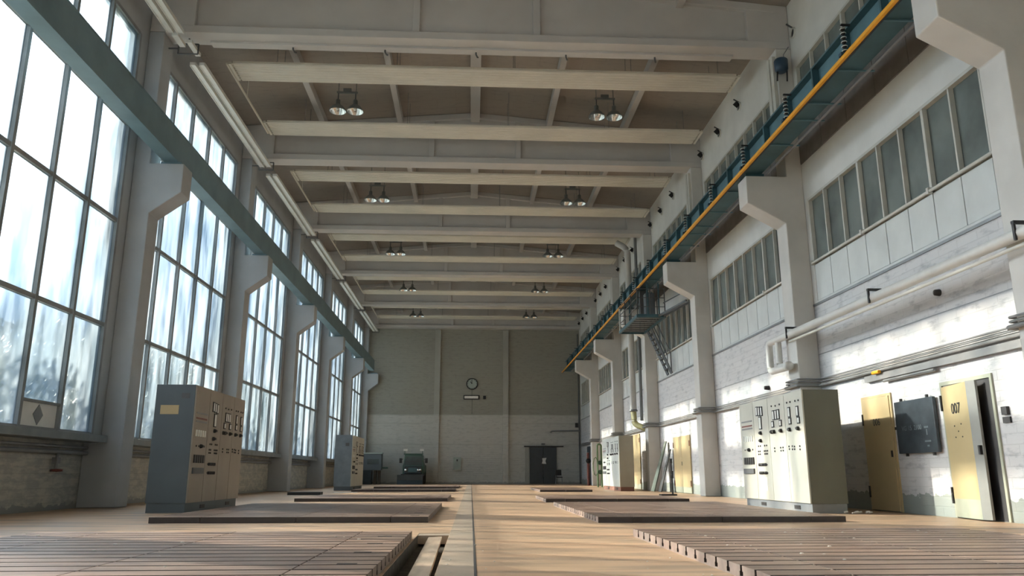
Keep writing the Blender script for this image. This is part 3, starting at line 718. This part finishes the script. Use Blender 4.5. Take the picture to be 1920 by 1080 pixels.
MB().box(.14, .30, 3.7, 3.708, 1.88, 2.02).build('side_grille', M['dark_steel'], o)
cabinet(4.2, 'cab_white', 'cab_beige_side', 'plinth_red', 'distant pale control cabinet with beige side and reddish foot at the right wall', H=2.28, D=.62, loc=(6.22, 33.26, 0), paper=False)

# ------------------------------------------------------------------ slotted cast iron plates on the floor
def plate_mesh(w, l, h=.085, pitch=.28):
    m = MB(); n = max(2, round(l/pitch)); p = l/n
    prof = [(0, .0)]
    top = []
    for i in range(n):
        a = i*p
        top += [(a+.014 if i else 0, h), (a+p-.014 if i < n-1 else l, h)]
        if i < n-1:
            b = a+p
            top += [(b-.014, h-.045), (b-.026, h-.045), (b-.026, .012), (b+.026, .012), (b+.026, h-.045), (b+.014, h-.045)]
    poly = [(0, 0)] + top + [(l, 0)]
    # build as strips so every face is simple
    m2 = MB(); m2.box(0, w, 0, l, 0, .012)
    m2.mat(0)
    for i in range(n):
        a, b = i*p + (.02 if i else 0), (i+1)*p - (.02 if i < n-1 else 0)
        c, d = i*p + (.034 if i else 0), (i+1)*p - (.034 if i < n-1 else 0)
        m2.box(0, w, a, b, h-.04, h); m2.box(0, w, c, d, .012, h-.04)
    for i, f in enumerate(m2.f):          # faces that look along the hall have their shade painted in dark
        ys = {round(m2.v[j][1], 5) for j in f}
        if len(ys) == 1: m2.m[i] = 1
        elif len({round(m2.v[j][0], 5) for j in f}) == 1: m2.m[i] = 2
    return m2
def plate_field(x0, x1, y0, y1, side, row, cuts, h=.085):
    xs = [x0]+cuts+[x1]; cols = list(zip(xs[:-1], xs[1:]))
    if side == 'left': cols = cols[::-1]
    for i, (a, b) in enumerate(cols):
        o = plate_mesh(b-a-.012, y1-y0, h).build('slotted_floor_plate', [M['plate'], M['plate_shade'], M['plate_edge']], loc=(a+.006, y0, .0))
        tag(o, 'rusty slotted iron floor plate, %s row on the %s, %s from the aisle' % (row, side, ['first','second','third','fourth','fifth'][i]), 'floor plate', 'slotted iron plates on the hall floor')
        if (i == 0):
            n_ = round((y1-y0)/.28); p = (y1-y0)/n_
            for t in range(1, n_-1, 3):
                if side == 'left': MB().box(b-a-.30, b-a-.16, t*p+.03, t*p+.08, h, h+.0015).build('pocket', M['dark'], o)
                else: MB().box(.16, .32, t*p-.05, t*p+.0, h, h+.0015).build('pocket', M['dark'], o)
plate_field(-4.68, -.64, 2.2, 9.08, 'left', 'nearest', [-3.94, -2.56, -1.18])
plate_field(-4.68, -.62, 12.05, 17.7, 'left', 'second', [-3.94, -2.56, -1.18])
plate_field(-4.56, -.60, 21.1, 25.0, 'left', 'third', [-3.9, -2.56, -1.18])
plate_field(-4.8, -.62, 32.6, 35.4, 'left', 'fourth', [-3.9, -2.56, -1.18])
plate_field(-4.8, -.60, 40.0, 45.5, 'left', 'fifth', [-3.9, -2.56, -1.18])
plate_field(1.87, 5.72, 2.2, 9.30, 'right', 'nearest', [2.4, 3.73, 5.07])
plate_field(1.87, 5.61, 11.85, 18.2, 'right', 'second', [2.4, 3.73, 5.07])
plate_field(1.90, 5.60, 20.4, 23.6, 'right', 'third', [2.4, 3.73, 5.07])
plate_field(2.75, 4.87, 32.0, 37.0, 'right', 'fourth', [3.8])
# loose covers in the open channel
o = MB().prism([(0, 0), (.155, 0), (.155, 4.5), (0, 4.5)], 0, .03, 'z').build('channel_cover', M['wood'], loc=(-.435, 5.0, -.045), rot=(0, math.radians(-3), math.radians(.6)))
tag(o, 'loose narrow cover board tilted in the open floor channel', 'cover board')
MB().box(-.62, -.25, 9.55, 9.95, -.12, -.01)
o = MB().box(-.63, -.25, 9.62, 9.94, -.10, -.004).build('channel_block', M['concrete_floor'])
tag(o, 'pale concrete lip at the far end of the open floor channel', 'concrete block')

# bits of paint and rubble
fi = 0
for (x, y) in [(-.30,5.6),(-.14,6.0),(-.08,4.9),(.15,5.2),(.2,6.7),(.12,7.6)] + [(R.uniform(-.2,.4), R.uniform(4.6,9)) for _ in range(8)] + [(R.uniform(1.2,2.0), R.uniform(5.0,7)) for _ in range(10)]:
    r = R.uniform(.005, .012)
    o = MB().lathe([(0, 0), (r, 0), (r*.8, r*.5), (0, r*.6)], n=6).build('paint_chip', M['flake'], loc=(x, y, .004)); fi += 1
    tag(o, 'tiny pale paint chip lying on the floor aisle', 'paint chip', 'paint chips on the aisle floor')
for (u, x, y) in [(0, R.uniform(2.2, 5.5), R.uniform(5.5, 9)) for _ in range(22)] + [(0, R.uniform(-4.5, -.9), R.uniform(5.5, 9)) for _ in range(16)]:
    r = R.uniform(.006, .014)
    o = MB().lathe([(0, 0), (r*1.5, 0), (r, r*.5), (0, r*.55)], n=6).build('paint_chip', M['flake'], loc=(x, y, .0865), rot=(0, 0, R.uniform(0, 3)))
    tag(o, 'pale paint chip lying on the nearest %s iron floor plates' % ('right' if x > 0 else 'left'), 'paint chip', 'paint chips on the %s plates' % ('right' if x > 0 else 'left'))
root = empty('loose_bolts', (7.0, 14.2, 0), 'small heap of light rubble at the foot of the grey green cabinet', 'rubble')
for i in range(7):
    x, y = R.uniform(-.25, .25), R.uniform(-.10, .06); r = R.uniform(.02, .035)
    MB().tube([(x-.03, y, r), (x+.04, y+.03, r*1.3)], r*.6, 6).build('scrap', M['flake'], root)

# ------------------------------------------------------------------ platform with stair on the runway
root = empty('service_platform', (6.2, 28.5, 6.5), 'dark teal steel service platform with railings under the crane runway', 'platform')
f = MB(); Wd, Ln = 1.05, 3.6
for i in range(9): f.box(.05, Wd-.05, i*.41+.0, i*.41+.22, .0, .03)
f.build('deck', M['dark_steel'], root)
f = MB()
for a, b in (((0,0,0),(0,Ln,0)), ((Wd,0,0),(Wd,Ln,0)), ((0,0,0),(Wd,0,0)), ((0,Ln,0),(Wd,Ln,0))): f.bar(a, b, .07, .12)
f.build('deck_frame', M['teal'], root)
for x, y in ((0,0), (0,1.2), (0,2.4), (0,Ln), (Wd,0), (Wd,Ln), (Wd,1.2), (.5,0), (.5,Ln)):
    MB().bar((x, y, 0), (x, y, 1.05), .035, .035).build('rail_post', M['dark_steel'], root)
f = MB()
for z in (.35, .7, 1.05): f.bar((0,0,z), (0,Ln,z), .025, .025).bar((0,0,z), (Wd,0,z), .025, .025).bar((0,Ln,z), (Wd,Ln,z), .025, .025)
f.build('railing', M['dark_steel'], root)
MB().box(.45, .80, .5, .9, .04, 1.0).build('electric_box', M['cab_side_blue'], root)
MB().bar((.55, 1.5, .04), (.55, 1.5, 1.3), .25, .2).build('motor_housing', M['dark_steel'], root)
for x in (.42, .85):
    for yy in (.1, Ln-.1): MB().bar((x, yy, -.02), (x, yy, 1.32), .05, .05).build('hanger', M['teal'], root)
MB().box(-.02, .02, 3.5, 3.6, .0, 1.0).build('white_post', M['frame_white'], root)
# walkway brackets towards the column
f = MB().bar((1.0, 0, 0), (1.35, -2.6, .02), .05, .08).bar((.8, 0, 0), (1.15, -2.6, .02), .05, .08).bar((1.0, 0, .5), (1.4, -2.6, .5), .03, .03)
f.build('walkway_arm', M['dark_steel'], root)
st = empty('steel_stair', (7.3, 31.2, 6.5), 'narrow dark steel stair dropping from the service platform to the right wall', 'stair')
top = [(-.05, .3, -.05), (-.05, -.35, -.05)]; bot = [(.53, -.45, -1.95), (.53, -1.0, -1.95)]
for t, b in zip(top, bot):
    MB().bar(t, b, .05, .10).build('stringer', M['dark_steel'], st)
    MB().bar((t[0], t[1], .75), (b[0], b[1], -1.15), .03, .03).bar((b[0], b[1], -1.15), (b[0], b[1], -1.95), .03, .03).build('handrail', M['dark_steel'], st)
for i in range(1, 9):
    s = i/9; a = Vector(top[0]).lerp(Vector(bot[0]), s); b = Vector(top[1]).lerp(Vector(bot[1]), s)
    MB().bar(a, b, .14, .025).build('tread', M['dark_steel'], st)

# ------------------------------------------------------------------ ventilation ducts, stand, board, green pipes
root = empty('air_duct', (7.22, 34.8, 3.2), 'tall pale twin downpipes between the third and fourth right columns', 'duct')
MB().tube(arcpath([(-.45, .35, 8.15), (0, .1, 7.8), (0, 0, .2)], .3, 6), .15, 14).build('pipe', M['concrete_paint'], root)
MB().tube([(.32, -.2, 8.3), (.32, -.2, -.2)], .07, 10).build('thin_pipe', M['pipe_grey'], root)
MB().tube(arcpath([(0, 0, .25), (0, -.1, -.35), (.45, -.6, -.6), (.70, -.6, -.62)], .2, 5), .13, 12).build('elbow', mat('faded yellow pipe', (.42,.38,.18), .5), root)
MB().lathe([(.15, 0), (.19, .02), (.19, .08), (.15, .10)], c=(0, 0, .2), n=14).build('flange', M['steel'], root)
root = empty('floor_stand', (6.72, 26.5, 0), 'slim black stand with a flat foot in front of the ochre double door', 'stand')
MB().box(-.42, .10, -.18, .18, .002, .05).build('foot', M['black'], root)
MB().tube([(0, 0, .05), (0, 0, .62), (-.01, 0, .64), (-.01, 0, 1.16)], .025, 8).build('post', M['black'], root)
MB().box(-.04, .04, -.04, .04, .56, .80).build('clamp', M['black'], root)
MB().box(-.05, .02, -.03, .03, 1.05, 1.2).build('head', M['black'], root)
o = MB().add([(6.95, 31.2, 0), (7.45, 31.35, 0), (7.93, 31.6, 1.95), (7.60, 31.45, 1.95)], [(0,1,2,3)]).build('leaning_board', M['board_green'])
bd = MB(); bd.prism([(0, 0), (.62, 0), (.40, 2.05), (.12, 2.05)], 0, .04, 'x'); bpy.data.objects.remove(o)
o = bd.build('leaning_board', M['board_green'], loc=(7.27, 31.6, .03), rot=(0, math.radians(17), math.radians(0)))
tag(o, 'grey green board leaning against the right wall beside the column', 'board')
o = MB().prism([(0, 0), (.5, 0), (.35, 1.7), (.2, 1.7)], 0, .03, 'x').build('leaning_board', M['black'], loc=(7.42, 30.92, .02), rot=(0, math.radians(17), 0))
o.location = (7.38, 30.9, .03)
tag(o, 'dark tapering board leaning on the right wall in front of the grey green board', 'board')
root = empty('valve_manifold', (7.2, 43.8, 0), 'light green pipes with valves and a hose behind the pale cabinet', 'pipework')
for x in (-.22, 0): MB().tube([(x, 0, 0), (x, 0, 2.0)], .05, 8).build('pipe', M['green_pipe'], root)
MB().tube(arcpath([(-.22, 0, 1.9), (-.22, 0, 2.3), (.0, 0, 2.3), (.0, 0, 1.9)], .1), .05, 8).build('bend', M['green_pipe'], root)
for z in (.8, 1.3): MB().lathe([(0, -.12), (.12, -.12), (.12, -.09), (0, -.09)], c=(-.1, 0, z), n=12, axis='y').build('handwheel', M['truck_green'], root)
MB().tube([(-.35+.14*math.cos(t*.7), -.1, 1.1+.5*math.sin(t*.7)) for t in range(10)], .025, 6).build('hose', M['green_pipe'], root)
root = empty('hydrant', (7.40, 50.2, 0), 'dark red pipe stand near the far right corner', 'hydrant')
MB().tube([(0, 0, 0), (0, 0, 2.0)], .09, 8).build('pipe', M['red'], root)
MB().lathe([(0, -.15), (.16, -.14), (.16, -.10), (0, -.1)], c=(0, 0, 1.5), n=12, axis='y').build('handwheel', M['black'], root)

# left wall pipes and gauges below the ledge
root = empty('wall_pipes', (-8.2, 20, 1.15), 'two grey pipes running under the left window ledge', 'pipe')
for dz, r in ((.09, .03), (-.02, .045)):
    for k in range(-1, 6): MB().tube([(0, C[k]+CW+.02-20, dz), (0, C[k+1]-.02-20, dz)], r, 8).build('pipe', M['pipe_grey'], root)
for y, lab in ((16.2, 'old red brown valve hanging under the nearest left window'),):
    root = empty('pipe_valve', (-8.18, y, .8), lab, 'valve')
    MB().tube([(0, 0, 0), (0, 0, .30)], .03, 8).build('stem', M['pipe_grey'], root)
    MB().lathe([(0, 0), (.11, .01), (.11, .05), (0, .06)], c=(.02, 0, -.06), n=12).build('handwheel', M['red'], root)
    MB().box(-.06, .04, -.07, .07, .10, .22).build('valve_body', M['pipe_grey'], root)
o = MB().box(-8.298, -8.16, 18.75, 18.98, .66, .98).build('junction_box', M['dark_steel']); tag(o, 'small dark junction box low on the left wall before the beige cabinet', 'junction box')

# ------------------------------------------------------------------ far wall
root = empty('wall_clock', (0, YF, 7.13), 'round grey clock with dark rim on the far wall', 'clock')
MB().lathe([(.36, 0), (.36, -.12), (.41, -.13), (.43, -.06), (.43, 0)], n=28, axis='y').build('rim', M['black'], root)
MB().lathe([(0, -.10), (.37, -.10)], n=28, axis='y').build('dial', M['clock_face'], root)
MB().bar((0, -.11, 0), (-.12, -.11, .16), .05, .01, up=(0,1,0)).build('hour_hand', M['black'], root)
MB().bar((0, -.115, 0), (-.02, -.115, .30), .035, .01, up=(0,1,0)).build('minute_hand', M['black'], root)
f = MB()
for i in range(12):
    t = i*math.pi/6; f.bar((.30*math.sin(t), -.105, .30*math.cos(t)), (.35*math.sin(t), -.105, .35*math.cos(t)), .03, .008, up=(0,1,0))
f.build('hour_marks', M['black'], root)
root = empty('display_sign', (0, YF, 6.15), 'long white lit box with dark border below the clock', 'sign')
MB().box(-.62, .56, -.12, 0, -.16, .16).build('casing', M['black'], root, bevel=.03)
MB().box(-.54, .46, -.128, -.12, -.09, .09).build('face', M['paper'], root)
tag(MB().box(.82, 1.02, YF-.15, YF, 6.02, 6.26).build('wall_speaker', M['black']), 'small black box to the right of the white sign on the far wall', 'speaker')
tag(MB().bar((0, YF-.02, 6.72), (0, YF-.02, 6.31), .03, .03).bar((.02, YF-.02, 5.99), (.02, YF-.02, 4.95), .03, .03).build('wall_cable', M['dark_steel']), 'dark cable down the far wall below the clock', 'cable')
root = empty('sliding_gate', (5.19, YF, 0), 'dark blue sliding gate with white notice in the far wall', 'gate')
MB().box(-.97, .0-.01, -.10, -.04, .03, 2.58).build('gate_leaf', M['dark_door'], root)
MB().box(.01, .97, -.10, -.04, .03, 2.58).build('gate_leaf', M['dark_door'], root)
MB().box(-1.38, 1.48, -.16, 0, 2.60, 2.68).build('track', M['black'], root)
MB().box(-1.30, -1.0, -.05, 0, 0, 2.58).build('frame_panel', M['far_pil'], root)
MB().prism([(-.12, 1.42), (.22, 1.40), (.16, 1.60), (.24, 1.83), (-.08, 1.80), (-.05, 1.6)], -.112, -.10, 'y').build('white_notice', M['paper'], root)
MB().box(-.12, .14, -.14, 0, 2.75, 2.86).build('exit_light', M['dark_steel'], root)
root = empty('office_chair', (6.2, 56.3, 0), 'black chair standing beside the dark gate', 'chair')
MB().box(-.24, .24, -.22, .22, .44, .50).build('seat', M['black'], root, bevel=.02)
MB().box(-.24, .20, .18, .24, .60, .98).build('backrest', M['black'], root, bevel=.02)
for x in (-.2, .2):
    for y in (-.18, .18): MB().tube([(x, y, .44), (x*1.15, y*1.15, 0)], .015, 6).build('leg', M['steel'], root)
MB().tube([(-.2, .2, .46), (-.2, .22, .7)], .015, 6).tube([(.2, .2, .46), (.2, .22, .7)], .015, 6).build('back_frame', M['steel'], root)
root = empty('fuse_box', (-1.0, YF, 1.0), 'small pale fuse box in the middle of the far wall', 'fuse box')
MB().box(-.28, .28, -.12, 0, 0, .86).build('casing', mat('pale green grey', (.36,.41,.37), .5), root)
MB().box(-.05, .05, -.14, -.12, .58, .72).build('switch', M['black'], root)
MB().box(-.36, .36, -.14, 0, -.05, 0).build('shelf', M['far_pil'], root)
tag(MB().tube([(5.75, YF-.08, 3.62), (5.85, YF-.08, 3.74), (7.95, YF-.08, 3.76)], .05, 8).build('wall_pipe', M['steel']), 'grey pipe on the far wall right of the gate', 'pipe')
tag(MB().box(7.56, 7.76, YF-.16, YF, 4.0, 4.32).build('floodlight', M['black']), 'small black floodlight in the far right corner', 'floodlight')
tag(MB().tube([(7.85, YF-.06, 0.01), (7.85, YF-.06, 10.9)], .04, 8).build('downpipe', M['dark_steel']), 'dark downpipe in the far right corner', 'pipe')
# machine cabinet at the left end
root = empty('machine_console', (-6.8, 55.8, 0), 'dark blue grey machine console in the far left corner', 'machine')
MB().box(-.66, .62, -.4, .4, .95, 2.05).build('upper_housing', M['cab_side_blue'], root, bevel=.02)
MB().box(-.66, -.05, -.4, .4, .0, .95).build('pedestal', M['plough'], root, bevel=.02)
MB().box(-.35, .45, -.41, -.4, 1.35, 1.7).build('screen', M['truck_glass'], root)
MB().box(.62, 1.05, -.2, .1, 1.05, 1.16).build('arm', M['truck_green'], root)
for x in (.18, .45): MB().box(x-.09, x+.09, -.2, .2, 0, .93).build('support', M['bark'], root)
MB().box(-.7, .66, -.42, .42, 2.05, 2.14).build('lid', M['clock_face'], root)

# truck with snow plough
root = empty('small_truck', (-3.93, 55.0, 0), 'dark green all terrain truck with a snow plough parked at the far wall', 'truck')
m = MB(); m.prism([(-.72, .62), (.72, .62), (.72, 1.25), (.66, 1.42), (.60, 1.98), (-.60, 1.98), (-.66, 1.42), (-.72, 1.25)], -.35, 1.6, 'y')
m.build('cab', M['truck_green'], root, bevel=.03)
MB().box(-.58, .58, -.80, -.35, .70, 1.22).build('bonnet', M['plough'], root, bevel=.05)
MB().add([(-.60, -.36, 1.27), (.60, -.36, 1.27), (.54, -.355, 1.86), (-.54, -.355, 1.86)], [(0,1,2,3)]).build('windscreen', M['truck_glass'], root)
MB().box(-.60, .60, -.37, -.345, 1.50, 1.54).build('windscreen_bar', M['black'], root)
MB().box(-.30, .28, -.815, -.80, .82, 1.10).build('grille', M['teal'], root)
for x in (-.46, .36, .52): MB().lathe([(0, -.05), (.085, -.03), (.09, .02)], c=(x, -.80, .95), n=12, axis='y').build('headlight', M['alu'], root)
MB().box(-.66, .66, -.35, -.28, 1.98, 2.06).bar((-.6, -.3, 2.06), (-.6, -.3, 2.22), .04, .04).bar((.6, -.3, 2.06), (.6, -.3, 2.22), .04, .04).build('roof_bar', M['truck_green'], root)
for x in (-.56, .56): MB().box(x-.13, x+.13, -.42, -.24, 2.22, 2.36).build('beacon', M['meter_face'], root)
for x in (-.86, .88):
    MB().box(x-.09, x+.09, -.40, -.34, 1.42, 1.74).bar((x*.8, -.36, 1.7), (x, -.37, 1.6), .03, .03).build('mirror', M['black'], root)
MB().box(-.78, .78, -.95, -.80, .56, .70).build('bumper', M['black'], root)
m = MB(); m.prism([(-1.55, .03), (-1.42, .03), (-1.30, .25), (-1.32, .62), (-1.44, .64), (-1.42, .30)], -.98, .72, 'x'); m.build('plough_blade', M['plough'], root)
MB().box(-.3, .3, -1.38, -.9, .25, .4).build('plough_mount', M['black'], root)
for x in (-.62, .62):
    for y in (.0, 1.5): MB().lathe([(0, -.13), (.30, -.13), (.42, -.10), (.42, .10), (.30, .13), (0, .13)], c=(x, y, .42), n=18, axis='x').build('wheel', M['tyre'], root)
MB().box(-.30, .30, -.3, 1.8, .45, .62).build('chassis', M['black'], root)
MB().box(-.75, .75, 1.6, 2.1, .7, 1.3).build('load_bed', M['truck_green'], root)
# kerb piece on the floor at left
tag(MB().box(-6.2, -5.1, 27.6, 28.1, 0, .10).build('iron_bar', M['black']), 'low dark iron block on the floor near the left windows', 'iron block')
tag(MB().box(-5.3, -4.4, 31.2, 31.7, 0, .012).build('paper_sheet', M['paper']), 'white sheet lying on the floor beside the distant left cabinet', 'sheet')

# ------------------------------------------------------------------ trees outside
def tree(x, y, h, r, label):
    root = empty('tree', (x, y, -.3), label, 'tree', 'trees outside the left windows')
    MB().tube([(0,0,0), (.1,0,h*.3), (0,.1,h*.6)], [.16, .12, .06], 8).build('trunk', M['bark'], root)
    f = MB(); rr = random.Random(int(x*31+y*7))
    for i in range(3000):
        t = rr.uniform(0, 2*math.pi); ph = math.acos(rr.uniform(-1, 1)); q = rr.uniform(.35, 1)**.5*r
        p = Vector((q*math.sin(ph)*math.cos(t), q*math.sin(ph)*math.sin(t), h*.62 + q*math.cos(ph)*h*.42/r))
        n_ = Vector((rr.uniform(-1,1), rr.uniform(-1,1), rr.uniform(-1,1))).normalized(); a = n_.orthogonal().normalized()*.13; b = n_.cross(a).normalized()*.09
        f.add([p-a, p-b, p+a, p+b], [(0,1,2,3)])
    f.build('foliage', M['leaf'], root)
ti = 0
for i in range(10):
    y = 17.5 + i*7.4 + R.uniform(-.8, .8); x = -16 - i*.55 + R.uniform(-1, 1); h = 6.3 + i*.38 + R.uniform(-.5, .6)
    tree(x, y, h, 3.0+i*.06, 'leafy tree outside the left windows, %s' % ('nearest' if i == 0 else 'farthest' if i == 9 else 'number %d counted away from the camera' % (i+1)))
